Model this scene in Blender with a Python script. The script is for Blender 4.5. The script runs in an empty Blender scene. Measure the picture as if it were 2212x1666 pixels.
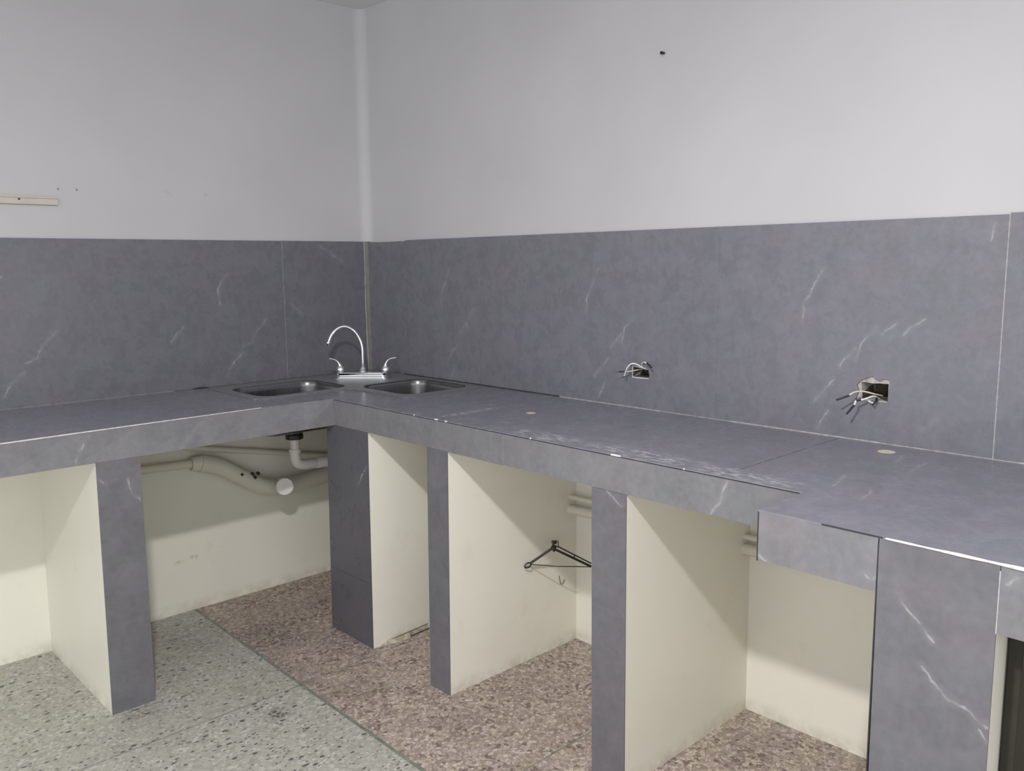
import bpy, bmesh, math, random
from mathutils import Vector, Matrix, noise
random.seed(4)
S = bpy.context.scene
COL = S.collection

# ------------------------------------------------------------------ camera
CAM = Vector((-2.1801, -3.2181, 1.3511)); YAW, PITCH, ROLL, F = 0.7586, 0.1426, -0.0098, 1845.6
fw = Vector((math.sin(YAW) * math.cos(PITCH), math.cos(YAW) * math.cos(PITCH), -math.sin(PITCH)))
rt = Vector((math.cos(YAW), -math.sin(YAW), 0)); up = rt.cross(fw)
rt2 = math.cos(ROLL) * rt + math.sin(ROLL) * up
up2 = -math.sin(ROLL) * rt + math.cos(ROLL) * up
cd = bpy.data.cameras.new('camera'); cam = bpy.data.objects.new('camera', cd); COL.objects.link(cam)
cam.matrix_world = Matrix(((rt2.x, up2.x, -fw.x, CAM.x), (rt2.y, up2.y, -fw.y, CAM.y), (rt2.z, up2.z, -fw.z, CAM.z), (0, 0, 0, 1)))
cd.sensor_fit = 'HORIZONTAL'; cd.sensor_width = 36; cd.lens = F / 2212 * 36; cd.clip_start = 0.05
S.camera = cam

# ------------------------------------------------------------------ light
world = bpy.data.worlds.new('world'); S.world = world; world.use_nodes = True
world.node_tree.nodes['Background'].inputs[0].default_value = (0.98, 0.985, 1.0, 1)
world.node_tree.nodes['Background'].inputs[1].default_value = 1.45
ld = bpy.data.lights.new('ceiling_bulb_light', 'POINT'); ld.energy = 15; ld.shadow_soft_size = 0.05
ld.color = (1.0, 0.975, 0.965)
lo = bpy.data.objects.new('ceiling_bulb_light', ld); lo.location = (-1.98, -2.53, 2.25); COL.objects.link(lo)
la = bpy.data.lights.new('ceiling_panel_light', 'AREA'); la.shape = 'DISK'; la.size = 0.11; la.energy = 43; la.color = (1.0, 0.975, 0.965)
lb = bpy.data.objects.new('ceiling_panel_light', la); lb.location = (-1.98, -2.53, 2.24); COL.objects.link(lb)
S.view_settings.view_transform = 'Standard'; S.view_settings.look = 'None'
S.view_settings.gamma = 1; S.view_settings.use_curve_mapping = False; S.view_settings.exposure = 0.08

# ------------------------------------------------------------------ mesh helpers
def link(name, me, mat, parent=None, smooth=False):
    o = bpy.data.objects.new(name, me); COL.objects.link(o)
    if mat is not None: me.materials.append(mat)
    if parent is not None: o.parent = parent
    if smooth:
        for p in me.polygons: p.use_smooth = True
    return o
def obj(name, bm, mat, parent=None, smooth=False, recalc=True):
    if recalc: bmesh.ops.recalc_face_normals(bm, faces=bm.faces)
    me = bpy.data.meshes.new(name); bm.to_mesh(me); bm.free()
    return link(name, me, mat, parent, smooth)
def empty(name, loc=(0, 0, 0)):
    # things are built in room coordinates: keep the empty's own frame at its base
    o = bpy.data.objects.new(name, None); COL.objects.link(o); o.location = loc; o.empty_display_size = 0.1
    return o
def tag(o, label=None, cat=None, group=None, kind=None):
    if label: o['label'] = label
    if cat: o['category'] = cat
    if group: o['group'] = group
    if kind: o['kind'] = kind
    return o
def settle(root):
    bpy.context.view_layer.update()
    for ch in root.children: ch.matrix_parent_inverse = root.matrix_world.inverted()
def box(bm, x0, x1, y0, y1, z0, z1, bev=0.0):
    vs = [bm.verts.new((x, y, z)) for x in (x0, x1) for y in (y0, y1) for z in (z0, z1)]
    fs = [(0, 1, 3, 2), (4, 6, 7, 5), (0, 4, 5, 1), (2, 3, 7, 6), (0, 2, 6, 4), (1, 5, 7, 3)]
    F_ = [bm.faces.new([vs[i] for i in f]) for f in fs]
    if bev:
        es = list({e for f in F_ for e in f.edges})
        bmesh.ops.bevel(bm, geom=es, offset=bev, segments=2, affect='EDGES')
def hexa(bm, b, t):
    """eight-corner block: b, t = lists of four (x,y,z) bottom and top"""
    vb = [bm.verts.new(p) for p in b]; vt = [bm.verts.new(p) for p in t]
    bm.faces.new(vb[::-1]); bm.faces.new(vt)
    for i in range(4): bm.faces.new((vb[i], vb[(i + 1) % 4], vt[(i + 1) % 4], vt[i]))
def nb(*a, bev=0.0):
    bm = bmesh.new(); box(bm, *a, bev=bev); return bm
def prism(poly, holes, fn, d):
    """flat polygon with holes, thickness d; fn(u,v,w)->xyz"""
    bm = bmesh.new(); edges = []
    for loop in [poly] + holes:
        vs = [bm.verts.new((u, v, 0)) for u, v in loop]
        edges += [bm.edges.new((vs[i], vs[(i + 1) % len(vs)])) for i in range(len(vs))]
    bmesh.ops.triangle_fill(bm, use_beauty=True, use_dissolve=False, edges=edges)
    def inside(c, loop):
        n = False
        for i in range(len(loop)):
            (x1, y1), (x2, y2) = loop[i], loop[(i + 1) % len(loop)]
            if (y1 > c[1]) != (y2 > c[1]) and c[0] < (x2 - x1) * (c[1] - y1) / (y2 - y1) + x1: n = not n
        return n
    bad = [f for f in bm.faces if any(inside(f.calc_center_median(), h) for h in holes) or not inside(f.calc_center_median(), poly)]
    if bad: bmesh.ops.delete(bm, geom=bad, context='FACES')
    r = bmesh.ops.extrude_face_region(bm, geom=list(bm.faces))
    for v in [g for g in r['geom'] if isinstance(g, bmesh.types.BMVert)]: v.co.z = d
    for v in bm.verts: v.co = Vector(fn(*v.co))
    return bm
def smooth_path(pts, n=6):
    P = [Vector(p) for p in pts]
    if len(P) < 3: return P
    out = []
    for i in range(len(P) - 1):
        p0 = P[max(i - 1, 0)]; p1 = P[i]; p2 = P[i + 1]; p3 = P[min(i + 2, len(P) - 1)]
        for k in range(n):
            t = k / n
            out.append(0.5 * ((2 * p1) + (p2 - p0) * t + (2 * p0 - 5 * p1 + 4 * p2 - p3) * t * t + (3 * p1 - p0 - 3 * p2 + p3) * t ** 3))
    out.append(P[-1]); return out
def tube(bm, pts, r, seg=12, sm=6, cap=True, flat=1.0):
    P = smooth_path(pts, sm) if sm else [Vector(p) for p in pts]
    n = len(P); R = r if callable(r) else (lambda t: r)
    T = [(P[min(i + 1, n - 1)] - P[max(i - 1, 0)]).normalized() for i in range(n)]
    a = Vector((0, 0, 1)) if abs(T[0].z) < .9 else Vector((1, 0, 0))
    N = (a - T[0] * a.dot(T[0])).normalized(); rings = []
    for i in range(n):
        N = (N - T[i] * N.dot(T[i])).normalized(); B = T[i].cross(N); rr = R(i / (n - 1))
        rings.append([bm.verts.new(P[i] + (N * math.cos(2 * math.pi * k / seg) * flat + B * math.sin(2 * math.pi * k / seg)) * rr) for k in range(seg)])
    for i in range(n - 1):
        for k in range(seg): bm.faces.new((rings[i][k], rings[i][(k + 1) % seg], rings[i + 1][(k + 1) % seg], rings[i + 1][k]))
    if cap: bm.faces.new(rings[0][::-1]); bm.faces.new(rings[-1])
def tb(pts, r, seg=12, sm=6, flat=1.0):
    bm = bmesh.new(); tube(bm, pts, r, seg, sm, flat=flat); return bm
def lathe(bm, prof, o, axis=(0, 0, 1), seg=24):
    A = Vector(axis).normalized(); a = Vector((1, 0, 0)) if abs(A.x) < .9 else Vector((0, 1, 0))
    U = (a - A * a.dot(A)).normalized(); V = A.cross(U); o = Vector(o); rings = []
    for r, h in prof:
        if r < 1e-6: rings.append([bm.verts.new(o + A * h)])
        else: rings.append([bm.verts.new(o + A * h + (U * math.cos(2 * math.pi * k / seg) + V * math.sin(2 * math.pi * k / seg)) * r) for k in range(seg)])
    for i in range(len(rings) - 1):
        a_, b_ = rings[i], rings[i + 1]
        for k in range(seg):
            k2 = (k + 1) % seg
            if len(a_) == 1 and len(b_) == 1: continue
            if len(a_) == 1: bm.faces.new((a_[0], b_[k], b_[k2]))
            elif len(b_) == 1: bm.faces.new((a_[k], a_[k2], b_[0]))
            else: bm.faces.new((a_[k], a_[k2], b_[k2], b_[k]))
def rrect(x0, x1, y0, y1, r, n=6):
    P = []
    for cx, cy, a0 in ((x1 - r, y1 - r, 0), (x0 + r, y1 - r, 90), (x0 + r, y0 + r, 180), (x1 - r, y0 + r, 270)):
        for k in range(n + 1):
            a = math.radians(a0 + 90 * k / n); P.append((cx + r * math.cos(a), cy + r * math.sin(a)))
    return P

# ------------------------------------------------------------------ materials
class NT:
    def __init__(s, name):
        s.m = bpy.data.materials.new(name); s.m.use_nodes = True; s.t = s.m.node_tree
        s.b = s.t.nodes['Principled BSDF']
        s.pos = s.t.nodes.new('ShaderNodeNewGeometry').outputs['Position']
    def n(s, typ, **kw):
        nd = s.t.nodes.new(typ)
        for k, v in kw.items():
            if k.startswith('i_'): 
                key = k[2:].replace('_', ' ')
                nd.inputs[key].default_value = v
            else: setattr(nd, k, v)
        return nd
    def l(s, a, b): s.t.links.new(a, b)
    def math(s, op, a, b=None, c=None, clamp=False):
        nd = s.n('ShaderNodeMath', operation=op, use_clamp=clamp)
        for i, v in enumerate((a, b, c)):
            if v is None: continue
            if isinstance(v, (int, float)): nd.inputs[i].default_value = v
            else: s.l(v, nd.inputs[i])
        return nd.outputs[0]
    def noise(s, scale, detail=4, rough=.55, vec=None, col=False, dist=0.0):
        nd = s.n('ShaderNodeTexNoise'); nd.inputs['Scale'].default_value = scale; nd.inputs['Detail'].default_value = detail
        nd.inputs['Roughness'].default_value = rough; nd.inputs['Distortion'].default_value = dist
        s.l(vec or s.pos, nd.inputs['Vector']); return nd.outputs['Color' if col else 'Fac']
    def ramp(s, fac, stops):
        nd = s.n('ShaderNodeValToRGB'); e = nd.color_ramp.elements
        e[0].position, e[0].color = stops[0][0], (*stops[0][1], 1)
        e[1].position, e[1].color = stops[-1][0], (*stops[-1][1], 1)
        for p, c in stops[1:-1]: x = e.new(p); x.color = (*c, 1)
        s.l(fac, nd.inputs[0]); return nd.outputs[0]
    def rng(s, v, a, b, c=0.0, d=1.0):
        nd = s.n('ShaderNodeMapRange'); nd.inputs[1].default_value = a; nd.inputs[2].default_value = b
        nd.inputs[3].default_value = c; nd.inputs[4].default_value = d; s.l(v, nd.inputs[0]); return nd.outputs[0]
    def mix(s, f, a, b, mode='MIX'):
        nd = s.n('ShaderNodeMix', data_type='RGBA', blend_type=mode)
        for i, v in ((0, f), (6, a), (7, b)):
            if isinstance(v, (int, float)): nd.inputs[i].default_value = v
            elif isinstance(v, tuple): nd.inputs[i].default_value = (*v, 1)
            else: s.l(v, nd.inputs[i])
        return nd.outputs[2]
    def scalev(s, v3, vec=None, loc=(0, 0, 0), rot=(0, 0, 0)):
        nd = s.n('ShaderNodeMapping'); nd.inputs['Scale'].default_value = v3; nd.inputs['Location'].default_value = loc
        nd.inputs['Rotation'].default_value = rot
        s.l(vec or s.pos, nd.inputs['Vector']); return nd.outputs[0]
    def bump(s, h, strength, dist=.002):
        nd = s.n('ShaderNodeBump'); nd.inputs['Strength'].default_value = strength; nd.inputs['Distance'].default_value = dist
        s.l(h, nd.inputs['Height']); s.l(nd.outputs[0], s.b.inputs['Normal'])
    def fin(s, col, rough=.5, metal=0.0, spec=.5):
        if isinstance(col, tuple): s.b.inputs['Base Color'].default_value = (*col, 1)
        else: s.l(col, s.b.inputs['Base Color'])
        if isinstance(rough, (int, float)): s.b.inputs['Roughness'].default_value = rough
        else: s.l(rough, s.b.inputs['Roughness'])
        s.b.inputs['Metallic'].default_value = metal
        s.b.inputs['Specular IOR Level'].default_value = spec
        return s.m

def make_seg_group():
    g = bpy.data.node_groups.new('segment_distance', 'ShaderNodeTree')
    for nm, ty in (('P', 'NodeSocketVector'), ('A', 'NodeSocketVector'), ('B', 'NodeSocketVector')):
        g.interface.new_socket(nm, in_out='INPUT', socket_type=ty)
    g.interface.new_socket('D', in_out='OUTPUT', socket_type='NodeSocketFloat')
    N = g.nodes; L = g.links; gi = N.new('NodeGroupInput'); go = N.new('NodeGroupOutput')
    def vm(op, a, b=None):
        nd = N.new('ShaderNodeVectorMath'); nd.operation = op; L.new(a, nd.inputs[0])
        if b is not None: L.new(b, nd.inputs[1])
        return nd
    pa = vm('SUBTRACT', gi.outputs[0], gi.outputs[1]).outputs[0]; ba = vm('SUBTRACT', gi.outputs[2], gi.outputs[1]).outputs[0]
    d1 = vm('DOT_PRODUCT', pa, ba).outputs['Value']; d2 = vm('DOT_PRODUCT', ba, ba).outputs['Value']
    dv = N.new('ShaderNodeMath'); dv.operation = 'DIVIDE'; dv.use_clamp = True; L.new(d1, dv.inputs[0]); L.new(d2, dv.inputs[1])
    sc = N.new('ShaderNodeVectorMath'); sc.operation = 'SCALE'; L.new(ba, sc.inputs[0]); L.new(dv.outputs[0], sc.inputs['Scale'])
    df = vm('SUBTRACT', pa, sc.outputs[0]).outputs[0]; ln = vm('LENGTH', df).outputs['Value']
    L.new(ln, go.inputs[0]); return g
SEG = make_seg_group()

def stone(name, veins, tone=1.0, extra=None, rough=(.22, .34), blue=1.14):
    t = NT(name)
    big = t.noise(2.6, 3, .6); mid = t.noise(15, 5, .65, dist=.3); fine = t.noise(60, 4, .7)
    tint = t.noise(7.5, 4, .65, vec=t.scalev((1, 1, 1), loc=(4.1, 7.7, 1.3)))
    f = t.math('ADD', t.math('MULTIPLY', mid, .45), t.math('ADD', t.math('MULTIPLY', fine, .35), t.math('MULTIPLY', big, .2)))
    k = tone; wb = blue
    col = t.ramp(f, [(.36, (.195 * k, .195 * k, .195 * wb * k)), (.50, (.232 * k, .230 * k, .232 * wb * k)), (.64, (.268 * k, .265 * k, .267 * wb * k))])
    col = t.mix(t.rng(tint, .36, .66), t.mix(1, col, (.965, 1.0, 1.0), 'MULTIPLY'), t.mix(1, col, (1.025, .985, .995), 'MULTIPLY'))
    # short dark flecks
    fl = t.noise(42, 3, .6, vec=t.scalev((1, 1, .5)))
    fl = t.math('MULTIPLY', t.rng(fl, .60, .76), t.rng(big, .42, .6))
    col = t.mix(t.math('MULTIPLY', fl, .16), col, (.12 * k, .12 * k, .13 * k))
    # hair veins of the print, wherever they run
    if veins:
        jit = t.n('ShaderNodeVectorMath', operation='MULTIPLY_ADD')
        t.l(t.noise(38, 2, .5, col=True), jit.inputs[0]); jit.inputs[1].default_value = (.016,) * 3
        off = t.n('ShaderNodeVectorMath', operation='ADD'); t.l(t.pos, off.inputs[0]); off.inputs[1].default_value = (-.008,) * 3
        t.l(off.outputs[0], jit.inputs[2]); d = None
        for a, b in veins:
            g = t.n('ShaderNodeGroup'); g.node_tree = SEG; t.l(jit.outputs[0], g.inputs[0])
            g.inputs[1].default_value = a; g.inputs[2].default_value = b
            d = g.outputs[0] if d is None else t.math('MINIMUM', d, g.outputs[0])
        wn = t.noise(24, 2, .5)
        line = t.math('MULTIPLY', t.rng(d, .0032, .0006), t.rng(wn, .36, .58))
        halo = t.math('MULTIPLY', t.rng(d, .012, .0), .07)
        m = t.math('ADD', t.math('MULTIPLY', line, .36), halo, clamp=True)
        col = t.mix(m, col, (.60, .59, .60))
    if extra: col = extra(t, col)
    r = t.rng(mid, .35, .65, rough[0], rough[1])
    t.bump(fine, .05, .001)
    return t.fin(col, r, 0, .5)

# veins (world space, on the tile faces)
RB = [((-1.341, 1.33), (-1.312, 1.275)), ((-1.312, 1.275), (-1.292, 1.236)), ((-1.292, 1.236), (-1.285, 1.187)), ((-1.493, 1.178), (-1.452, 1.135)),
      ((-1.452, 1.135), (-1.44, 1.09)), ((-1.44, 1.12), (-1.395, 1.07)), ((-1.385, 1.033), (-1.352, 1.0)), ((-1.352, 1.0), (-1.325, .965)), ((-1.37, .95), (-1.345, .90))]
VR = [((0, a[0] + o, a[1] - abs(o) * .0), (0, b[0] + o, b[1])) for o in (.78, 0, -.785) for a, b in RB]
VR += [((0, -2.29, 1.162), (0, -2.324, 1.19)), ((0, -2.392, 1.204), (0, -2.342, 1.165)), ((0, -2.537, 1.433), (0, -2.53, 1.391)), ((0, -2.40, .93), (0, -2.435, .955))]
LB = [((-.660, 1.322), (-.706, 1.261)), ((-.706, 1.261), (-.70, 1.20)), ((-.504, 1.135), (-.555, 1.085)), ((-.555, 1.085), (-.575, 1.045)), ((-.575, 1.045), (-.612, 1.03)),
      ((-.615, 1.005), (-.66, .965)), ((-.66, .965), (-.685, .92)), ((-.85, 1.12), (-.90, 1.07))]
VL = [((a[0] + o, 0, a[1]), (b[0] + o, 0, b[1])) for o in (0, -.785) for a, b in LB] + [((-.243, 0, 1.43), (-.13, 0, 1.36)), ((-.39, 0, 1.19), (-.34, 0, 1.14))]
VF = [((-1.06, -.611, .864), (-1.128, -.611, .793)), ((-1.402, -.611, .863), (-1.425, -.611, .83)), ((-1.425, -.611, .83), (-1.438, -.611, .794)),
      ((-1.383, -.611, .736), (-1.359, -.611, .711)), ((-1.299, -.611, .72), (-1.293, -.611, .676)), ((-1.293, -.611, .676), (-1.268, -.611, .65)),
      ((-.58, -2.216, .876), (-.58, -2.195, .82)), ((-.58, -2.195, .82), (-.58, -2.174, .789)), ((-.58, -1.87, .782), (-.58, -1.918, .756)), ((-.58, -.797, .662), (-.58, -.736, .586)),
      ((-.752, -2.661, .786), (-.752, -2.689, .753)), ((-.752, -2.689, .753), (-.752, -2.721, .723)), ((-.752, -2.707, .673), (-.752, -2.741, .636)),
      ((-.752, -2.741, .636), (-.752, -2.774, .624)), ((-.752, -2.774, .624), (-.752, -2.811, .607)), ((-.752, -2.802, .596), (-.752, -2.813, .582)),
      ((-.752, -2.822, .848), (-.752, -2.838, .861)), ((-.752, -2.604, .804), (-.752, -2.617, .796)), ((-.752, -2.617, .796), (-.752, -2.622, .806)), ((-.752, -2.397, .79), (-.752, -2.412, .783))]
VT = [((-.385, -2.389, .88), (-.489, -2.413, .88)), ((-.108, -2.4, .88), (-.178, -2.418, .88)), ((-.551, -2.501, .88), (-.468, -2.487, .88)), ((-.142, -2.469, .88), (-.282, -2.483, .88))]

def scuffs(t, col):
    # pale grinding scuffs along the front of the worktop
    m = None
    for cx, cy, rx, ry in ((-.535, -1.60, .06, .20), (-.53, -1.95, .06, .28), (-.54, -2.22, .05, .2), (-.42, -1.17, .16, .02)):
        mp = t.n('ShaderNodeMapping', vector_type='POINT'); t.l(t.pos, mp.inputs['Vector'])
        mp.inputs['Location'].default_value = (-cx / rx, -cy / ry, 0); mp.inputs['Scale'].default_value = (1 / rx, 1 / ry, 0)
        ln = t.n('ShaderNodeVectorMath', operation='LENGTH'); t.l(mp.outputs[0], ln.inputs[0])
        e = t.rng(ln.outputs['Value'], 1.0, .35)
        m = e if m is None else t.math('MAXIMUM', m, e)
    s1 = t.rng(t.noise(60, 5, .75, vec=t.scalev((1.6, .5, 1), rot=(0, 0, .35))), .48, .64)
    return t.mix(t.math('MULTIPLY', t.math('MULTIPLY', m, s1), .85), col, (.66, .66, .68))
STONE_R = stone('grey_stone_tile_right', VR, .83)
STONE_L = stone('grey_stone_tile_left', VL, .72)
STONE_F = stone('grey_stone_tile_front', VF, .85, rough=(.28, .4), blue=1.06)
STONE_T = stone('grey_stone_tile_top', VT, .92, scuffs, rough=(.20, .30), blue=1.16)

def paint(name, c, stains=(), dirt=0.0, rough=.55, bump=.12):
    t = NT(name)
    a = t.noise(2.2, 3, .5); b = t.noise(60, 3, .6)
    col = t.mix(t.rng(a, .35, .65), tuple(x * .965 for x in c), tuple(min(1, x * 1.02) for x in c))
    if dirt:
        z = t.n('ShaderNodeSeparateXYZ'); t.l(t.pos, z.inputs[0])
        w = t.math('MULTIPLY', t.rng(z.outputs[2], .05, .0), t.rng(t.noise(16, 4, .7), .38, .62))
        col = t.mix(t.math('MULTIPLY', w, dirt), col, (.34, .29, .21))
        col = t.mix(t.math('MULTIPLY', t.rng(t.noise(7, 5, .7), .6, .78), .18), col, (.55, .47, .36))
    for (p, r, c2, k) in stains:
        mp = t.n('ShaderNodeMapping'); t.l(t.pos, mp.inputs['Vector'])
        mp.inputs['Location'].default_value = tuple(-p[i] / r[i] for i in range(3)); mp.inputs['Scale'].default_value = tuple(1 / q for q in r)
        ln = t.n('ShaderNodeVectorMath', operation='LENGTH'); t.l(mp.outputs[0], ln.inputs[0])
        e = t.math('MULTIPLY', t.rng(ln.outputs['Value'], 1.0, .2), t.math('MULTIPLY', t.rng(t.noise(70, 4, .7), .42, .6), k))
        col = t.mix(e, col, c2)
    t.bump(b, bump, .0015)
    return t.fin(col, rough, 0, .35)
WALL = paint('white_wall_paint', (.575, .57, .585), stains=[((-.872, .0, 1.615), (.02, .3, .02), (.45, .42, .4), .5), ((-.726, .0, 1.62), (.012, .3, .012), (.45, .42, .4), .5)])
CEIL = paint('ceiling_paint', (.72, .715, .72))
CREAM = paint('cream_gloss_paint', (.84, .825, .735), dirt=.4, rough=.42, stains=[((-.865, .0, .213), (.022, .3, .012), (.35, .28, .2), .8), ((-.925, .0, .207), (.03, .3, .01), (.4, .33, .25), .6)])
PIPE = paint('painted_pipe', (.72, .695, .60), dirt=0, rough=.4)

def terrazzo(name, pink):
    t = NT(name)
    warp = t.n('ShaderNodeVectorMath', operation='MULTIPLY_ADD'); t.l(t.noise(50, 2, .5, col=True), warp.inputs[0])
    warp.inputs[1].default_value = (.006,) * 3; t.l(t.pos, warp.inputs[2])
    flat = t.scalev((1, 1, 0), vec=warp.outputs[0])
    v = t.n('ShaderNodeTexVoronoi', feature='F1'); v.inputs['Scale'].default_value = 92 if pink else 105; t.l(flat, v.inputs['Vector'])
    e = t.n('ShaderNodeTexVoronoi', feature='DISTANCE_TO_EDGE'); e.inputs['Scale'].default_value = 92 if pink else 105; t.l(flat, e.inputs['Vector'])
    sep = t.n('ShaderNodeSeparateColor'); t.l(v.outputs['Color'], sep.inputs[0])
    rnd, rnd2 = sep.outputs[0], sep.outputs[1]
    big = t.noise(3.2, 4, .6, vec=t.scalev((1, 1, 0))); med = t.noise(13, 3, .6, vec=t.scalev((1, 1, 0)))
    if pink:
        col = t.ramp(rnd, [(0, (.30, .25, .225)), (.35, (.40, .345, .31)), (.7, (.48, .42, .38)), (1, (.60, .54, .49))])
        col = t.mix(t.rng(med, .3, .7), t.mix(1, col, (1.0, .93, .98), 'MULTIPLY'), t.mix(1, col, (1.02, 1.0, .90), 'MULTIPLY'))
        edge = t.rng(e.outputs['Distance'], .085, .01)
        col = t.mix(t.math('MULTIPLY', edge, t.rng(t.noise(45, 2, .6), .35, .65, .35, .95)), col, (.15, .11, .09))
        thr = t.rng(t.noise(7, 4, .7, vec=t.scalev((1, 1, 0), loc=(3, 1, 0))), .45, .70, .02, .34)
        dk = t.math('LESS_THAN', rnd2, thr)
        col = t.mix(t.math('MULTIPLY', dk, .62), col, (.075, .055, .05))
        col = t.mix(t.math('MULTIPLY', t.rng(big, .52, .72), .40), col, (.17, .14, .14))
    else:
        col = t.ramp(rnd, [(0, (.33, .33, .29)), (.4, (.41, .40, .355)), (.8, (.455, .447, .405)), (1, (.55, .55, .51))])
        edge = t.rng(e.outputs['Distance'], .08, .01)
        col = t.mix(t.math('MULTIPLY', edge, .22), col, (.26, .25, .20))
        for k_, (sc_, an, th) in enumerate(((58, .15, .30), (88, 1.0, .24), (125, -.5, .30))):
            el = t.scalev((.62, 1.15, 0), vec=warp.outputs[0], rot=(0, 0, an), loc=(k_ * 3.1, k_, 0))
            s_ = t.n('ShaderNodeTexVoronoi', feature='F1'); s_.inputs['Scale'].default_value = sc_; t.l(el, s_.inputs['Vector'])
            s2 = t.n('ShaderNodeSeparateColor'); t.l(s_.outputs['Color'], s2.inputs[0])
            thr = t.rng(t.noise(5.5 + k_, 3, .65, vec=t.scalev((1, 1, 0), loc=(0, k_ * .13, 0))), .40, .74, .035, th)
            dk = t.math('MULTIPLY', t.math('LESS_THAN', s2.outputs[0], thr), t.rng(s_.outputs['Distance'], .40, .24))
            col = t.mix(t.math('MULTIPLY', dk, .85), col, (.045, .046, .05))
        col = t.mix(t.math('MULTIPLY', t.rng(big, .5, .75), .3), col, (.26, .235, .185))
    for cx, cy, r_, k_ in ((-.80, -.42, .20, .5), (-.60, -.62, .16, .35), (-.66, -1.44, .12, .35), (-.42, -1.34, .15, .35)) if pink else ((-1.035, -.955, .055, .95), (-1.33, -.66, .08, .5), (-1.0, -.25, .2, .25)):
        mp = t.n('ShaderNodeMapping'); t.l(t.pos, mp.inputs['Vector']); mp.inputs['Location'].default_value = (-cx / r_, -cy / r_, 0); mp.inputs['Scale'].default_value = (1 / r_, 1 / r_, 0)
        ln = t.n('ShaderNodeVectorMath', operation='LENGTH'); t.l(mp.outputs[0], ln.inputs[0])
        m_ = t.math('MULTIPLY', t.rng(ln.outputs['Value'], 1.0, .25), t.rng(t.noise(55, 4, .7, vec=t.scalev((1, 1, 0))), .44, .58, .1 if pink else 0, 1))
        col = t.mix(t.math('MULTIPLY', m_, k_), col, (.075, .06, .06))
    t.bump(e.outputs['Distance'], .25 if pink else .1, .002)
    return t.fin(col, .55, 0, .35)
TZ_P = terrazzo('pink_terrazzo', True); TZ_G = terrazzo('grey_green_terrazzo', False)

def simple(name, c, rough=.5, metal=0, spec=.5, nz=0.0, ns=30, bump=0.0):
    t = NT(name)
    f = t.noise(ns, 4, .6)
    col = t.mix(t.rng(f, .35, .65), tuple(x * (1 - nz) for x in c), tuple(min(1, x * (1 + nz)) for x in c))
    if bump: t.bump(f, bump, .002)
    return t.fin(col, rough, metal, spec)
STRIP = simple('green_divider', (.20, .225, .185), .5, nz=.25, ns=25)
GROUT_L = simple('pale_grout', (.43, .42, .415), .7, nz=.2, ns=60)
GROUT_W = simple('white_chipped_edge', (.66, .65, .63), .7, nz=.15, ns=80)
GROUT_M = simple('grey_joint', (.25, .25, .265), .7, nz=.15)
GROUT_D = simple('dark_joint', (.035, .035, .04), .8, nz=.2)
BEIGE = simple('beige_corner_grout', (.27, .262, .25), .45, nz=.12)
CHROME = simple('chrome', (.86, .87, .9), .06, 1, nz=.02)
t_ = NT('brushed_steel'); f_ = t_.noise(90, 3, .6, vec=t_.scalev((1, 1, .06))); 
STEEL = t_.fin(t_.mix(f_, (.20, .20, .21), (.235, .235, .245)), t_.rng(f_, .3, .7, .24, .29), 1, .5)
RIMSTEEL = simple('satin_steel_rim', (.46, .465, .475), .50, 1, nz=.06, ns=50)
BLACKP = simple('black_plastic', (.02, .02, .022), .4, nz=.2)
WHITEP = simple('white_wire_sheath', (.74, .74, .74), .4, nz=.04)
BEIGEP = simple('cream_wire_sheath', (.66, .63, .54), .45, nz=.05)
TAPE = simple('black_insulating_tape', (.012, .012, .018), .35, nz=.2)
COPPER = simple('dull_wire_end', (.16, .14, .13), .4, .6, nz=.2)
PVC = simple('white_pvc', (.70, .69, .64), .35, nz=.04)
PVCB = simple('bright_white_pvc', (.86, .86, .86), .35, nz=.02)
TRUNK = simple('aged_cream_trunking', (.60, .56, .49), .5, nz=.06, ns=12)
CEMENT = simple('brown_cement_recess', (.12, .095, .07), .9, nz=.5, ns=45, bump=.6)
PLASTER = simple('broken_pale_plaster', (.46, .43, .39), .9, nz=.22, ns=55, bump=.7)
MORTAR = simple('stained_mortar', (.42, .385, .30), .85, nz=.3, ns=40, bump=.6)
PLUG = simple('beige_hole_filler', (.66, .60, .50), .7, nz=.08)
INFILL = simple('dark_olive_infill', (.024, .022, .014), .7, nz=.2, ns=9)
HANGER = simple('black_hanger_plastic', (.022, .021, .017), .35, nz=.3)
RUST = simple('dark_nail', (.03, .028, .026), .5, .4, nz=.3)

# ------------------------------------------------------------------ dimensions
ZC, ZF, D1, D2, D3, CX = .880, .785, .611, .580, .752, -2.392
XE, YE = -2.75, -3.62          # where the two runs end, out of view
WX, WY = -4.6, -5.6            # floor and ceiling reach
ZTOP, H = 1.449, 2.426
BOX1 = [(-1.4795, 1.0175), (-1.520, 1.0165), (-1.5525, 1.0110), (-1.5555, .990), (-1.5548, .9775), (-1.515, .9762), (-1.4790, .9768)]
BOX2 = [(-2.2315, 1.0263), (-2.236, 1.0324), (-2.243, 1.0395), (-2.2499, 1.0433), (-2.262, 1.0495), (-2.2741, 1.0521), (-2.2762, 1.0466), (-2.284, 1.0440), (-2.2924, 1.0425),
        (-2.299, 1.0470), (-2.306, 1.0475), (-2.3161, 1.0456), (-2.3165, 1.036), (-2.3155, 1.02), (-2.3145, 1.0), (-2.3135, .9868), (-2.2859, .9863), (-2.2575, .9869), (-2.2304, .9888), (-2.2335, 1.0), (-2.237, 1.0115)]
IN1 = [(-1.484, 1.0125), (-1.5515, 1.0075), (-1.5515, .981), (-1.484, .980)]
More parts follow.
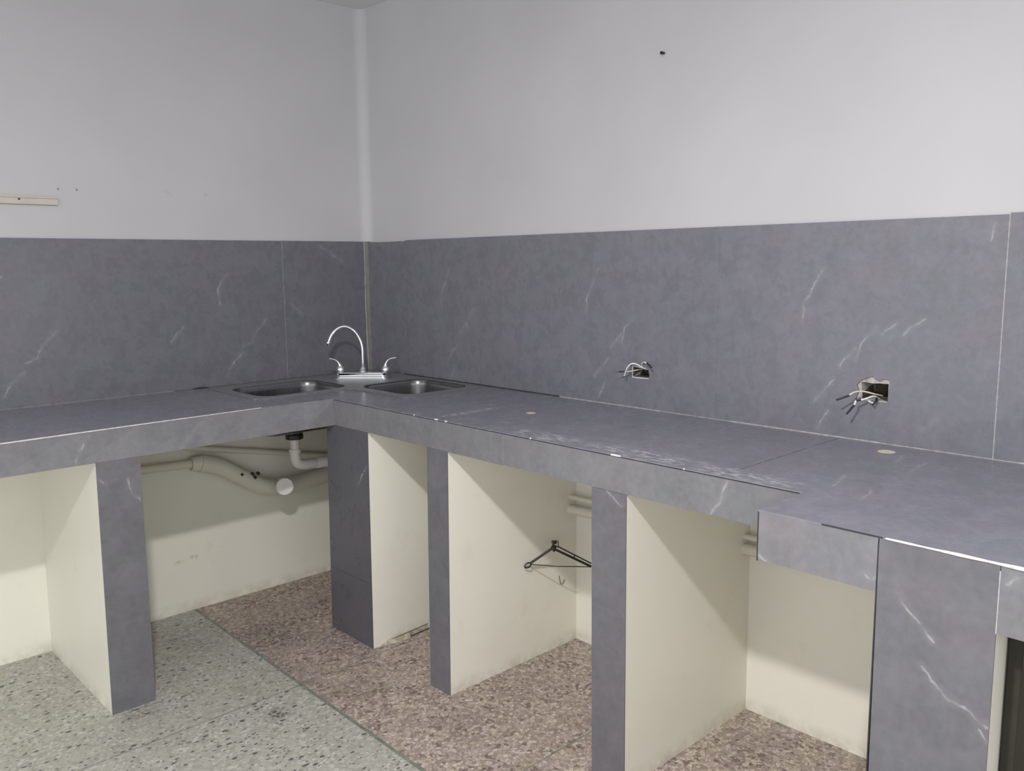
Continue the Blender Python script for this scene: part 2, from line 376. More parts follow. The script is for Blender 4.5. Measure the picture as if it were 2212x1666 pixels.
IN2 = [(-2.2415, 1.0335), (-2.2540, 1.0345), (-2.2690, 1.0325), (-2.2900, 1.0345), (-2.3120, 1.0345), (-2.3115, .9885), (-2.2450, .9895), (-2.2440, 1.0050)]

# ------------------------------------------------------------------ setting
floor = tag(obj('floor', nb(WX, .15, WY, .15, -.12, -.022), MORTAR), 'terrazzo floor in pinkish and grey-green panels with dark green divider strips', kind='structure')
XD = -.886
ys_p = [.03, -.835, -1.69, -2.55, -3.41, -4.27, WY]
ys_g = [.03, -.845, -1.70, -2.56, -3.42, -4.28, WY]
xs_g = [XD, -1.76, -2.63, -3.50, WX]
def line_x(y): return -.873 - .016 * min(1.6, -min(y, 0))
def panel(x0, x1, y0, y1, mat, fnx0=None, fnx1=None):
    bm = bmesh.new(); X = lambda f, x, y: f(y) if f else x
    pts = [(X(fnx0, x0, y0), y0), (X(fnx1, x1, y0), y0), (X(fnx1, x1, y1), y1), (X(fnx0, x0, y1), y1)]
    hexa(bm, [(a, b, -.022) for a, b in pts], [(a, b, 0) for a, b in pts])
    return obj('terrazzo_panel', bm, mat, floor)
g = .0045
for i in range(len(ys_p) - 1):
    panel(0, .06, ys_p[i + 1] + g * .6, ys_p[i] - g * .6, TZ_P, lambda y: line_x(y) + .006, None)
for i in range(len(ys_g) - 1):
    panel(xs_g[1] + g, 0, ys_g[i + 1] + g * .6, ys_g[i] - g * .6, TZ_G, None, lambda y: line_x(y) - .006)
    for j in range(1, len(xs_g) - 1):
        panel(xs_g[j + 1] + g, xs_g[j] - g, ys_g[i + 1] + g * .6, ys_g[i] - g * .6, TZ_G)
def strip(pts, w):
    bm = bmesh.new(); L = []
    for i, p in enumerate(pts):
        a = Vector(pts[max(i - 1, 0)]); b = Vector(pts[min(i + 1, len(pts) - 1)]); d = (b - a).normalized(); n = Vector((-d.y, d.x))
        L.append((Vector(p) + n * w, Vector(p) - n * w))
    for i in range(len(L) - 1):
        (a, b), (c, d) = L[i], L[i + 1]
        hexa(bm, [(*a, -.02), (*b, -.02), (*d, -.02), (*c, -.02)], [(*a, -.0006), (*b, -.0006), (*d, -.0006), (*c, -.0006)])
    return obj('divider_strip', bm, STRIP, floor)
strip([(line_x(y) + .0015 * math.sin(y * 17), y) for y in [.02 - k * .1 for k in range(56)]], .0062)
for y in ys_p[1:-1]: strip([(line_x(y) + .004, y), (.05, y)], .0030)
for y in ys_g[1:-1]: strip([(WX, y), (line_x(y) - .004, y)], .0034)
for x in xs_g[1:-1]: strip([(x, .02), (x, WY)], .0050)

tag(obj('ceiling', nb(WX, .15, WY, .15, H, H + .1), CEIL), 'plain white painted ceiling above the room corner', kind='structure')
wl = tag(obj('wall_left', nb(WX, .15, .008, .15, -.02, H), WALL), 'white painted wall on the left above the grey tiles', kind='structure')
wr = prism([(WY, -.02), (.008, -.02), (.008, H), (WY, H)], [IN1, IN2], lambda u, v, w: (.008 + w, u, v), .14)
wr = tag(obj('wall_right', wr, WALL), 'white painted wall on the right above the grey tiles', kind='structure')
# rounded plaster corner above the tiles
bm = bmesh.new(); r = .045; prof = [(.008, .008)] + [(.008 - r + r * math.sin(a), .008 - r + r * math.cos(a)) for a in [math.pi / 2 * k / 8 for k in range(9)]]
prof = [(.008, .008)] + [(-.037 + .0 + .045 - .045 * (1 - math.sin(math.pi / 2 * k / 8)) * 1.0, .008 - .045 * (1 - math.cos(math.pi / 2 * k / 8))) for k in range(9)]
prof = [(.009, .009)] + [(.008 - .045 + .045 * math.sin(a), .008 - .045 + .045 * math.cos(a)) for a in [math.pi / 2 * k / 8 for k in range(9)]]
# concave fillet: centre away from the corner
prof = [(.009, .009)] + [(-.037 + .045 * math.sin(a), -.037 + .045 * math.cos(a)) for a in [math.pi / 2 * k / 10 for k in range(11)]]
lo_ = [bm.verts.new((x, y, ZTOP + .001)) for x, y in prof]; hi_ = [bm.verts.new((x, y, H)) for x, y in prof]
bm.faces.new(lo_); bm.faces.new(hi_[::-1])
for i in range(len(prof)): bm.faces.new((lo_[i], lo_[(i + 1) % len(prof)], hi_[(i + 1) % len(prof)], hi_[i]))
obj('corner_fillet', bm, WALL, wl)
obj('lower_panel', nb(XE, .0075, .0035, .0085, 0, .80), CREAM, wl)
obj('lower_panel', nb(.0035, .0085, YE, .0035, 0, .80), CREAM, wr)
# masonry recesses behind the two cut-outs
for poly, d in ((IN1, .06), (IN2, .085)):
    bm = bmesh.new(); n_ = len(poly); o_ = .0004
    cx = sum(p[0] for p in poly) / n_; cz = sum(p[1] for p in poly) / n_
    rings = []
    for k, x in enumerate((.0085, .0085 + d * .5, .0085 + d)):
        s = 1 - .02 * k
        rings.append([bm.verts.new((x, cx + (u - cx) * s + (random.uniform(-.002, .002) if k else 0), cz + (v - cz) * s + (random.uniform(-.002, .002) if k else 0))) for u, v in poly])
    for i in range(2):
        for k in range(n_): bm.faces.new((rings[i][k], rings[i][(k + 1) % n_], rings[i + 1][(k + 1) % n_], rings[i + 1][k]))
    bm.faces.new(rings[-1])
    obj('socket_recess', bm, CEMENT, wr)
bm = prism([(-2.226, .984), (-2.322, .984), (-2.322, 1.056), (-2.226, 1.056)], [IN2], lambda u, v, w: (.0079 - w, u, v), .002)
for v in bm.verts:
    if v.co.x < .0065: v.co.x -= .003 * noise.noise(v.co * 80)
obj('broken_plaster', bm, PLASTER, wr)

# ------------------------------------------------------------------ backsplashes
bl = empty('tiled_backsplash', (-1.4, 0, ZC)); tag(bl, 'grey stone tile backsplash on the left wall behind the sink', 'backsplash')
for x0, x1 in ((XE, -1.6905), (-1.690, -.4215), (-.4200, -.021)):
    bm = bmesh.new(); z1 = ZTOP + (.0008 if x1 > -.4 else 0)
    box(bm, x0, x1, 0, .0079, ZC + .0005, z1, .0005); obj('tile', bm, STONE_L, bl)
bm = bmesh.new(); tube(bm, [(-.0185, .0015, ZC), (-.021, .001, 1.05), (-.0225, .001, 1.2), (-.0205, .0015, 1.35), (-.0215, .0015, ZTOP)], .0028, 8, 6)
obj('corner_grout', bm, GROUT_L, bl)
obj('corner_grout', nb(-.0185, -.0002, -.0008, .0079, ZC, ZTOP), BEIGE, bl)
obj('joint_line', nb(-.4216, -.4198, .0006, .0075, ZC, ZTOP - .001), GROUT_L, bl)
obj('base_joint', nb(-1.62, -.90, -.0012, .004, ZC - .0005, ZC + .0022), GROUT_M, bl)
obj('base_joint', tb([(-.83, -.004, ZC + .001), (-.80, -.004, ZC + .0018), (-.765, -.004, ZC + .001)], lambda t: .0035 * (1 - abs(2 * t - 1)) + .0012, 8, 4, 1), GROUT_D, bl)
settle(bl)
br = empty('tiled_backsplash', (0, -1.4, ZC)); tag(br, 'long grey stone tile backsplash on the right wall with two cut-out sockets', 'backsplash')
for y1, y0, z1, holes in ((-.0002, -.2735, ZTOP - .003, []), (-.2745, -1.0399, ZTOP + .0005, []), (-1.0401, -1.8049, ZTOP + .0005, [BOX1]),
                      (-1.8051, -2.5655, ZTOP + .0005, [BOX2]), (-2.5680, -3.33, ZTOP + .004, []), (-3.332, YE, ZTOP, [])):
    bm = prism([(y0, ZC + .0005), (y1, ZC + .0005), (y1, z1), (y0, z1)], holes, lambda u, v, w: (w, u, v), .0079)
    obj('tile', bm, STONE_R, br)
obj('joint_line', nb(.0004, .0078, -2.5681, -2.5654, ZC, ZTOP), GROUT_L, br)
for y in (-.274, -1.04, -1.805): obj('joint_line', nb(.0008, .0078, y - .0006, y + .0006, ZC, ZTOP - .004), GROUT_M, br)
obj('base_joint', nb(-.0022, .004, -1.16, -.245, ZC - .0005, ZC + .0035), GROUT_D, br)
for a, b, w in ((-1.60, -1.165, .0022), (-1.86, -1.60, .0013), (-2.30, -1.86, .0026), (-2.62, -2.30, .0018), (YE, -2.62, .003)):
    obj('base_joint', nb(-w * 1.1, .004, a, b, ZC - .0005, ZC + w), GROUT_L, br)
settle(br)

# ------------------------------------------------------------------ worktop
RIM_HOLE = [(-.775, -.415), (-.775, -.045), (-.045, -.045), (-.045, -.775), (-.395, -.775), (-.395, -.415)]
ct = empty('tiled_worktop', (-.5, -.5, ZF)); tag(ct, 'L-shaped grey stone tiled masonry worktop around the corner sink', 'worktop')
slab = [(XE, -D1 + .032), (-D2 + .013, -D1 + .032), (-D2 + .013, CX - .013), (-D3 + .013, CX - .013), (-D3 + .013, YE), (.003, YE), (.003, .003), (XE, .003)]
obj('slab', prism(slab, [RIM_HOLE], lambda u, v, w: (u, v, .792 + w), .0846), CREAM, ct)
def top(poly, holes=[]):
    return obj('top_tile', prism(poly, holes, lambda u, v, w: (u, v, .8769 + w), .0031), STONE_T, ct)
C1 = [(-.305 + .0155 * math.cos(a), -1.325 + .0155 * math.sin(a)) for a in [2 * math.pi * k / 20 for k in range(20)]]
C2 = [(-.088 + .021 * math.cos(a), -2.354 + .021 * math.sin(a)) for a in [2 * math.pi * k / 20 for k in range(20)]]
top([(XE, -D1), (-1.86, -D1), (-1.86, -.001), (XE, -.001)])
FE = [(-1.858, -.624), (-1.63, -.6245), (-1.45, -.612), (-1.25, -.599), (-1.03, -.590), (-.862, -.5815), (-.70, -.593), (-D2, -D1)]
FE = [(x, max(y, -.6235) * .55 - D1 * .45) for x, y in FE[:-1]] + [(-D2, -D1)]
top(FE + [(-D2, -1.171), (-.001, -1.171), (-.001, -.001), (-1.858, -.001)], [RIM_HOLE])
top([(-D2, -1.1725), (-D2, -2.1945), (-.001, -2.1945), (-.001, -1.1725)], [C1])
top([(-D2, -2.1965), (-D2, CX), (-D3, CX), (-D3, -3.22), (-.001, -3.22), (-.001, -2.1965)], [C2])
top([(-D3, -3.222), (-D3, YE), (-.001, YE), (-.001, -3.222)])
# fascia tiles
def fas_y(x0, x1, y, z0, z1): obj('fascia_tile', nb(x0, x1, y, y + .012, z0, z1), STONE_F, ct)
def fas_x(y0, y1, x, za, zb, z1, mat=None):
    bm = bmesh.new()
    hexa(bm, [(x, y0, za), (x + .012, y0, za), (x + .012, y1, zb), (x, y1, zb)], [(x, y0, z1), (x + .012, y0, z1), (x + .012, y1, z1), (x, y1, z1)])
    obj('fascia_tile', bm, STONE_F, ct)
def fascia_left(pts, z0):
    bm = bmesh.new()
    for (xa, ya), (xb, yb) in zip(pts[:-1], pts[1:]):
        hexa(bm, [(xa, -D1, z0), (xb, -D1, z0), (xb, -D1 + .012, z0), (xa, -D1 + .012, z0)], [(xa, ya, .8768), (xb, yb, .8768), (xb, yb + .012, .8768), (xa, ya + .012, .8768)])
    obj('fascia_tile', bm, STONE_F, ct)
fascia_left([(XE, -D1), (-1.86, -D1)], ZF - .001)
fascia_left(FE[:5], ZF - .001); fascia_left(FE[4:7] + [(-D2 - .0005, -D1)], ZF)
fas_x(-D1, -1.4885, -D2, .787, .785, .8768)
fas_x(-1.490, CX + .001, -D2, .787, .785, .8768)
fas_x(CX - .0004, -2.6225, -D3, .7810, .7800, .8768)
fas_x(-2.8145, -3.6, -D3, .7650, .7650, .8768)
obj('fascia_tile', nb(-D3 + .012, -D2 - .0005, CX - .012, CX, ZF, .8768), STONE_F, ct)
# fascia end edge seen beside the step
obj('edge_joint', nb(-D3 - .0006, -D3 + .004, CX - .0022, CX + .0004, .779, .876), GROUT_D, ct)
# edges between top tiles and fascia
def edge(pts, r, mat, nm='edge_joint'):
    obj(nm, tb(pts, r, 6, 0), mat, ct)
def fe(x):
    for (xa, ya), (xb, yb) in zip(FE[:-1], FE[1:]):
        if xa <= x <= xb: return ya + (yb - ya) * (x - xa) / (xb - xa)
    return -D1
edge([(x, fe(x) + .0002, ZC - .0008) for x in [-1.85 + .05 * k for k in range(21)]], lambda t: .0024 - .0012 * t, GROUT_W, 'chipped_edge')
edge([(-D2 - .0004, y, ZC - .0030) for y in (-D1, -1.2, -1.8, CX)], .0013, GROUT_D)
edge([(-D2 - .0004, y, ZC - .0012) for y in (-D1, -1.2, -1.8, CX)], .0009, GROUT_M)
for a, b in ((-1.185, -1.20), (-1.235, -1.245), (-1.885, -1.915), (-1.60, -1.604), (-1.08, -1.083), (-2.1, -2.103)):
    edge([(-D2 - .0005, a, ZC - .001), (-D2 - .0005, b, ZC - .001)], .0026, GROUT_W, 'chipped_edge')
edge([(-D3 - .0003, -2.52, ZC - .0008), (-D3 - .0003, -2.63, ZC - .0008)], .0014, GROUT_D)
edge([(-D3 + .0004, y, ZC - .0012) for y in [-2.635 - .02 * k for k in range(46)]], lambda t: (.0016 + .0013 * min(1, t * 5)) * (1 + .25 * math.sin(t * 60)), GROUT_W, 'chipped_edge')
for nm, a in (('top_joint', (-.5785, -.002, -1.1735, -1.1705, .8766, .8796)),): obj(nm, nb(*a), GROUT_M, ct)
obj('top_joint', nb(-.5785, -.002, -2.1967, -2.1943, .8766, .8793), GROUT_D, ct)
obj('fascia_joint', nb(-D2 + .0006, -D2 + .01, -1.4902, -1.4883, ZF + .001, .868), GROUT_L, ct)
obj('hole_filler', prism(C1, [], lambda u, v, w: (u, v, .8767 + w), .0035), PLUG, ct)
obj('hole_filler', prism(C2, [], lambda u, v, w: (u, v, .8767 + w), .0035), PLUG, ct)
settle(ct)

# ------------------------------------------------------------------ pillars under the worktop
STONE_P = stone('grey_stone_tile_pillar_dim', VF[3:], .66, rough=(.28, .4), blue=1.09)  # fascia tile toned down: weaker light below the worktop put into the colour
def pillar_y(xa, xb, xab, xbb, label):      # left run: front faces -y
    p = empty('worktop_pillar', ((xa + xb) / 2, -D1, 0)); tag(p, label, 'pillar')
    bm = bmesh.new(); f = -D1 + .003; e = .0005
    hexa(bm, [(xab + e, f, 0), (xbb - e, f, 0), (xbb - e, .0036, 0), (xab + e, .0036, 0)], [(xa + e, f, .7912), (xb - e, f, .7912), (xb - e, .0036, .7912), (xa + e, .0036, .7912)])
    obj('masonry_wall', bm, CREAM, p)
    bm = bmesh.new(); hexa(bm, [(xab, -D1, 0), (xbb, -D1, 0), (xbb, f - .0003, 0), (xab, f - .0003, 0)], [(xa, -D1, ZF - .0015), (xb, -D1, ZF - .0015), (xb, f - .0003, ZF - .0015), (xa, f - .0003, ZF - .0015)])
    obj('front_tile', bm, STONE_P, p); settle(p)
def pillar_x(ya, yb, yab, ybb, label, D=D2, zt=None, split=None, front_b=None, back=.0036, mat=None):   # ya > yb
    p = empty('worktop_pillar', (-D, (ya + yb) / 2, 0)); tag(p, label, 'pillar')
    f = -D + .003; fb = (front_b or -D); e = .0005; zt = zt or ZF + .0002
    bm = bmesh.new()
    hexa(bm, [(fb + .003, yab - e, 0), (fb + .003, ybb + e, 0), (back, ybb + e, 0), (back, yab - e, 0)], [(f, ya - e, .7912), (f, yb + e, .7912), (back, yb + e, .7912), (back, ya - e, .7912)])
    obj('masonry_wall', bm, CREAM, p)
    cuts = [0] + ([split - .0006, split + .0006] if split else []) + [zt]
    for z0, z1 in zip(cuts[::2], cuts[1::2]):
        k0, k1 = z0 / zt, z1 / zt; bm = bmesh.new()
        A = lambda k: [(fb + (-D - fb) * k, yab + (ya - yab) * k), (fb + (-D - fb) * k, ybb + (yb - ybb) * k), (fb + (-D - fb) * k + .0027, ybb + (yb - ybb) * k), (fb + (-D - fb) * k + .0027, yab + (ya - yab) * k)]
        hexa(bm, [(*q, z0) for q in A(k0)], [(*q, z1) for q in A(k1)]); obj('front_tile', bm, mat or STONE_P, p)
    return p
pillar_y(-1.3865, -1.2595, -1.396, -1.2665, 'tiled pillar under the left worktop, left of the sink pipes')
FRD = stone('grey_stone_tile_shaded', VF[9:10], .46, rough=(.26, .36))  # same tile, its colour darkened for the shade near the inner corner
pc = pillar_x(-.556, -.814, -.524, -.792, 'wide tiled pillar, toned darker for shade, under the inner corner of the worktop beside the sink pipes', split=.24, mat=FRD, front_b=-.572); 
bm = bmesh.new(); xs = [-.535 + .0145 * k for k in range(15)]; ring0 = []; ring1 = []; ring2 = []
for i, x in enumerate(xs):
    h = (.016 + .006 * noise.noise(Vector((x * 60, 1, 0)))) * min(1, (i + .4) / 2.2) ; d = .004 + .006 * abs(noise.noise(Vector((x * 45, 5, 0)))) + (.006 if 2 < i < 9 else 0)
    yb_ = -.7925 - .022 * h
    ring0.append((x, yb_ + .002, h)); ring1.append((x, yb_ - d * .75, h * .86)); ring2.append((x, yb_ - d * 1.5, .0004))
R_ = [[bm.verts.new(p) for p in rr] for rr in (ring0, ring1, ring2)]
for a in range(2):
    for i in range(len(xs) - 1): bm.faces.new((R_[a][i], R_[a][i + 1], R_[a + 1][i + 1], R_[a + 1][i]))
o = obj('crumbling_mortar', bm, MORTAR, pc); o['label'] = 'crumbling stained mortar strip at the foot'
obj('foot_crack', tb([(-.49, -.797, .013), (-.44, -.7975, .017), (-.40, -.7975, .0185), (-.33, -.797, .022)], .0011, 6, 4), GROUT_D, pc)
obj('foot_crack', tb([(-.42, -.806, .003), (-.38, -.804, .004), (-.33, -.803, .006)], .0016, 6, 4), GROUT_D, pc)
settle(pc)
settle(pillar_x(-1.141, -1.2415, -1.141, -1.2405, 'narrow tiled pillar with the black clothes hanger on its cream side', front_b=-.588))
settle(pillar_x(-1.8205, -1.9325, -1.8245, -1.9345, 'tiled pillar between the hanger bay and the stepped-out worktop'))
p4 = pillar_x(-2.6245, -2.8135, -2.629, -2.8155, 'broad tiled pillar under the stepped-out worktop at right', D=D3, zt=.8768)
obj('side_joint', nb(-D3 - .0004, -D3 + .006, -2.6246, -2.6222, .3, .868), GROUT_D, p4)
obj('side_joint', nb(-D3 - .0004, -D3 + .006, -2.8147, -2.8130, .765, .868), GROUT_L, p4)
settle(p4)
obd = obj('infill', nb(-.690, -.05, -2.838, -2.8165, .0, .762, bev=.001), INFILL)  # added dark block filling the unidentified dark area of this bay
tag(obd, 'dark olive-brown patch filling the bay beside the pillar at the right edge', 'infill')

# ------------------------------------------------------------------ sink
sk = empty('corner_sink', (-.4, -.4, ZC)); tag(sk, 'stainless steel double-bowl butterfly sink set into the worktop corner', 'sink')
B1 = rrect(-.748, -.376, -.408, -.120, .062, 8); B2 = rrect(-.372, -.056, -.752, -.412, .062, 8)
B2 = rrect(-.362, -.052, -.752, -.422, .062, 8)
def lrim(o):
    P = []
    for x, y in ((-.792 - o, -.438 - o), (-.410 - o, -.438 - o), (-.410 - o, -.800 - o), (-.022 + o, -.800 - o), (-.022 + o, -.030 + o), (-.792 - o, -.030 + o)): P.append((x, y))
    return P
bm = prism(lrim(0), [B1, B2], lambda u, v, w: (u, v, ZC + .0002 + w), .003)
bmesh.ops.bevel(bm, geom=[e for e in bm.edges if abs(e.verts[0].co.z - e.verts[1].co.z) > .002 and not any(abs(v.co.x + .56) < .19 and abs(v.co.y + .26) < .15 or abs(v.co.x + .21) < .156 and abs(v.co.y + .587) < .166 for v in e.verts)], offset=.018, segments=4, affect='EDGES')
obj('rim', bm, RIMSTEEL, sk)
def inset(P, d):
    n = len(P); cx = sum(p[0] for p in P) / n; cy = sum(p[1] for p in P) / n
    hx = max(abs(p[0] - cx) for p in P); hy = max(abs(p[1] - cy) for p in P)
    return [(cx + (x - cx) * (hx - d) / hx, cy + (y - cy) * (hy - d) / hy) for x, y in P]
for B, nm in ((B1, 'bowl'), (B2, 'bowl')):
    bm = bmesh.new(); n = len(B); rings = []
    for d, z in ((0, ZC + .0034), (.002, ZC + .0022), (.005, ZC - .002), (.007, ZC - .02), (.012, ZC - .11), (.018, ZC - .135), (.030, ZC - .150), (.048, ZC - .157), (.09, ZC - .160), (.115, ZC - .162)):
        rings.append([bm.verts.new((x, y, z)) for x, y in inset(B, d)])
    for i in range(len(rings) - 1):
        for k in range(n): bm.faces.new((rings[i][k], rings[i][(k + 1) % n], rings[i + 1][(k + 1) % n], rings[i + 1][k]))
    bm.faces.new(rings[-1])
    o = obj(nm, bm, STEEL, sk, smooth=True)
    so = o.modifiers.new('thick', 'SOLIDIFY'); so.thickness = .0012; so.offset = -1 
    cx = sum(p[0] for p in B) / n; cy = sum(p[1] for p in B) / n
    bm = bmesh.new(); lathe(bm, [(0, .0035), (.012, .004), (.03, .006), (.04, .0045), (.042, .0), (.042, -.002), (0, -.002)], (cx, cy, ZC - .162)); obj('strainer', bm, RIMSTEEL, sk, smooth=True)
settle(sk)

# ------------------------------------------------------------------ tap
tp = empty('kitchen_tap', (-.224, -.262, ZC)); tag(tp, 'chrome two-handle gooseneck kitchen tap behind the double sink', 'tap')
e = Vector((.151, -.166, 0)).normalized(); nrm = Vector((-e.y, e.x, 0)); nrm = -nrm if nrm.x > 0 else nrm   # towards the room
C = Vector((-.235, -.250, 0)) + e * .0152 - nrm * .030
def tl(s, w, z): return C + e * (s - .0235) + nrm * w + Vector((0, 0, z))
def plate(bm, L, Wd, r, z0, z1):
    P = rrect(-L, L, -Wd, Wd, r, 6); c0 = .0152
    a = [bm.verts.new(tl(x + .0152, y, z0)) for x, y in P]; b = [bm.verts.new(tl(c0 + x, y, z1)) for x, y in P]
    bm.faces.new(a[::-1]); bm.faces.new(b)
    for i in range(len(P)): bm.faces.new((a[i], a[(i + 1) % len(P)], b[(i + 1) % len(P)], b[i]))
bm = bmesh.new(); z = ZC + .0032
for L, Wd, h0, h1 in ((.114, .033, 0, .004), (.105, .026, .004, .0065), (.110, .031, .0065, .0130), (.103, .024, .0130, .0160), (.108, .029, .0160, .0230), (.103, .024, .023, .0255)):
    plate(bm, L, Wd, min(Wd - .002, .02), z + h0, z + h1)
obj('base_plate', bm, CHROME, tp)
zt = z + .0255
bm = bmesh.new(); lathe(bm, [(0, 0), (.017, 0), (.017, .004), (.012, .008), (.0105, .018), (.0085, .022), (0, .022)], tl(.0185, 0, zt)); obj('spout_collar', bm, CHROME, tp, smooth=True)
sp = [(.0185, .90), (.0190, .95), (.0190, .994), (.0165, 1.020), (.0098, 1.0430), (-.005, 1.070), (-.0275, 1.0895), (-.053, 1.0975), (-.079, 1.0905), (-.1010, 1.0720), (-.1145, 1.0495), (-.1215, 1.031)]
obj('spout', tb([tl(a, 0, b) for a, b in sp], lambda t: .0062 if t < .55 else .0062 + (t - .55) * .0052, 16, 6), CHROME, tp, smooth=True)
bm = bmesh.new(); tip = tl(-.1215, 0, 1.033); dr = (tl(-.1215, 0, 1.031) - tl(-.1145, 0, 1.0495)).normalized()
lathe(bm, [(0, 0), (.0098, 0), (.0104, .003), (.0104, .016), (.0085, .018), (0, .018)], tip - dr * .003, dr); obj('aerator', bm, CHROME, tp, smooth=True)
for s0, sg, tipz in ((-.0765, -1, 0), (.1135, 1, .004)):
    bm = bmesh.new(); lathe(bm, [(0, 0), (.0165, 0), (.0172, .005), (.0168, .014), (.013, .024), (.006, .030), (0, .031)], tl(s0, 0, zt)); obj('valve_body', bm, CHROME, tp, smooth=True)
    H_ = [(0, .006), (-.0005 * sg, .022), (.003 * sg, .034), (.0115 * sg, .045 + tipz), (.025 * sg, .0525 + tipz), (.046 * sg, .0560 + tipz)]
    obj('lever', tb([tl(s0 + a, .004, zt + b) for a, b in H_], lambda t: .0118 - .0088 * min(1, t * 1.45) if t < .69 else .0030, 12, 6), CHROME, tp, smooth=True)
settle(tp)

# ------------------------------------------------------------------ pipes
wp = empty('waste_pipe', (-.55, -.05, .45)); tag(wp, 'thick cream-painted waste pipe dipping along the wall under the sink', 'pipe')
obj('thin_section', tb([(-1.37, -.028, .6115), (-1.2, -.028, .609), (-1.05, -.029, .604), (-.84, -.032, .595)], .0165, 16, 4), PIPE, wp, smooth=True)
obj('socket_collar', tb([(-.868, -.034, .5965), (-.82, -.038, .592)], lambda t: .027 + .006 * t, 20, 0), PIPE, wp)
obj('thick_section', tb([(-.835, -.04, .594), (-.76, -.046, .569), (-.678, -.05, .517), (-.60, -.052, .467), (-.545, -.053, .448), (-.47, -.053, .440), (-.39, -.053, .445), (-.288, -.053, .457), (-.10, -.053, .475), (-.02, -.053, .482)], .0345, 20, 6), PIPE, wp, smooth=True)
bm = bmesh.new(); ax = Vector((-.063, -.14, .026)).normalized(); cpos = Vector((-.498, -.050, .4515))
lathe(bm, [(0, -.02), (.031, -.02), (.031, .126), (.0345, .128), (.0345, .150), (.0315, .1525), (0, .1525)], cpos, ax, 28); obj('clean_out_cap', bm, PVC, wp)['label'] = 'round white screw cap'
for x, y, z_ in ((-.6877, -.083, .531), (-.6408, -.0815, .5245), (-.6337, -.0865, .510), (-.6147, -.078, .5215)):
    bm = bmesh.new(); pts = [Vector((x + random.uniform(-.0075, .0075), y + .006 * 0, z_ + random.uniform(-.0075, .0075))) for _ in range(0)]
    vs = [bm.verts.new((x + q * .007, y - .0022, z_ + w * .007)) for q, w in ((-1, .3), (.1, 1), (1.1, -.1), (.0, -1.1))]; vb = [bm.verts.new(v.co + Vector((0, .012, 0))) for v in vs]
    bm.faces.new(vs); bm.faces.new(vb[::-1])
    for i in range(4): bm.faces.new((vs[i], vs[(i + 1) % 4], vb[(i + 1) % 4], vb[i]))
    obj('paint_chip', bm, GROUT_D, wp)
settle(wp)
sp_ = obj('supply_pipe', tb([(-1.36, -.012, .690), (-1.1, -.014, .694), (-.93, -.018, .674), (-.855, -.020, .6555), (-.70, -.020, .622), (-.578, -.020, .5975), (-.42, -.020, .562), (-.266, -.020, .528), (-.02, -.02, .475)], .0115, 12, 6), PIPE, smooth=True)
tag(sp_, 'slim cream-painted pipe sloping along the wall above the thick waste pipe', 'pipe')
tr = empty('sink_drain', (-.555, -.264, .69)); tag(tr, 'white plastic drain elbow hanging from a black nut under the left bowl', 'drain')
dx, dy = -.5525, -.268
bm = bmesh.new(); lathe(bm, [(0, .7165), (.040, .7165), (.040, .708), (.030, .704), (.029, .700), (.034, .699), (.034, .683), (.029, .681), (.0, .681)], (dx, dy, 0), seg=12); obj('locking_nut', bm, BLACKP, tr)['label'] = 'black plastic locking nut'
obj('drop_pipe', tb([(dx, dy, .682), (dx, dy, .64)], .0185, 20, 0), PVC, tr, smooth=False)
bm = bmesh.new(); lathe(bm, [(0, .643), (.0225, .643), (.0235, .640), (.0235, .630), (.021, .626), (0, .626)], (dx, dy, 0)); obj('coupling', bm, PVC, tr)
obj('elbow', tb([(dx, dy, .630), (dx + .001, dy, .607), (dx + .010, dy, .585), (dx + .034, dy, .575), (dx + .062, dy, .5725), (dx + .100, dy, .5705)], .0205, 20, 6), PVC, tr, smooth=True)
obj('outlet_pipe', tb([(dx + .092, dy, .5712), (dx + .33, dy, .562)], .0222, 20, 0), PVCB, tr)['label'] = 'brighter white pipe end'
settle(tr)
pr1 = obj('supply_pipe', tb([(-.030, -.90, .533), (-.030, -1.26, .536), (-.030, -1.95, .552), (-.030, -2.5, .56)], .0085, 12, 4), PIPE, smooth=True)
tag(pr1, 'slim cream pipe low on the right wall behind the pillars, upper of two', 'pipe')
pr2 = obj('drain_pipe', tb([(-.032, -.90, .489), (-.032, -1.26, .493), (-.032, -1.95, .516), (-.032, -2.5, .53)], .0165, 14, 4), PIPE, smooth=True)
tag(pr2, 'thicker cream pipe low on the right wall behind the pillars, lower of two', 'pipe')

# ------------------------------------------------------------------ hanger
hg = empty('clothes_hanger', (-.117, -1.2425, .395)); tag(hg, 'black plastic clothes hanger hooked on the cream side of the narrow pillar', 'hanger')
Hp = Vector((-.187, -1.31, .408)); A_ = Vector((-.247, -1.2555, .350)); R1 = Vector((-.099, -1.400, .3395)); R2 = Vector((-.099, -1.400, .3505))
obj('shoulder', tb([Hp + Vector((-.004, .004, -.006)), A_], .0044, 8, 0), HANGER, hg)
obj('shoulder', tb([Hp + Vector((0, 0, -.0065)), R1], .0042, 8, 0), HANGER, hg)
obj('shoulder', tb([Hp + Vector((.004, -.003, .0022)), Hp + Vector((.014, -.013, -.0015)), R2], .0024, 8, 0), HANGER, hg)
obj('shoulder', tb([R1 + (Hp - R1) * .45 + Vector((0, 0, -.003)), R1 + (Hp - R1) * .45 + Vector((0, 0, .009))], .002, 6, 0), HANGER, hg)
obj('trouser_bar', tb([A_ + Vector((.006, -.004, -.002)), Vector((-.19, -1.315, .3425)), Vector((-.14, -1.36, .340)), R1 + Vector((0, 0, -.001))], .0017, 8, 4), HANGER, hg)
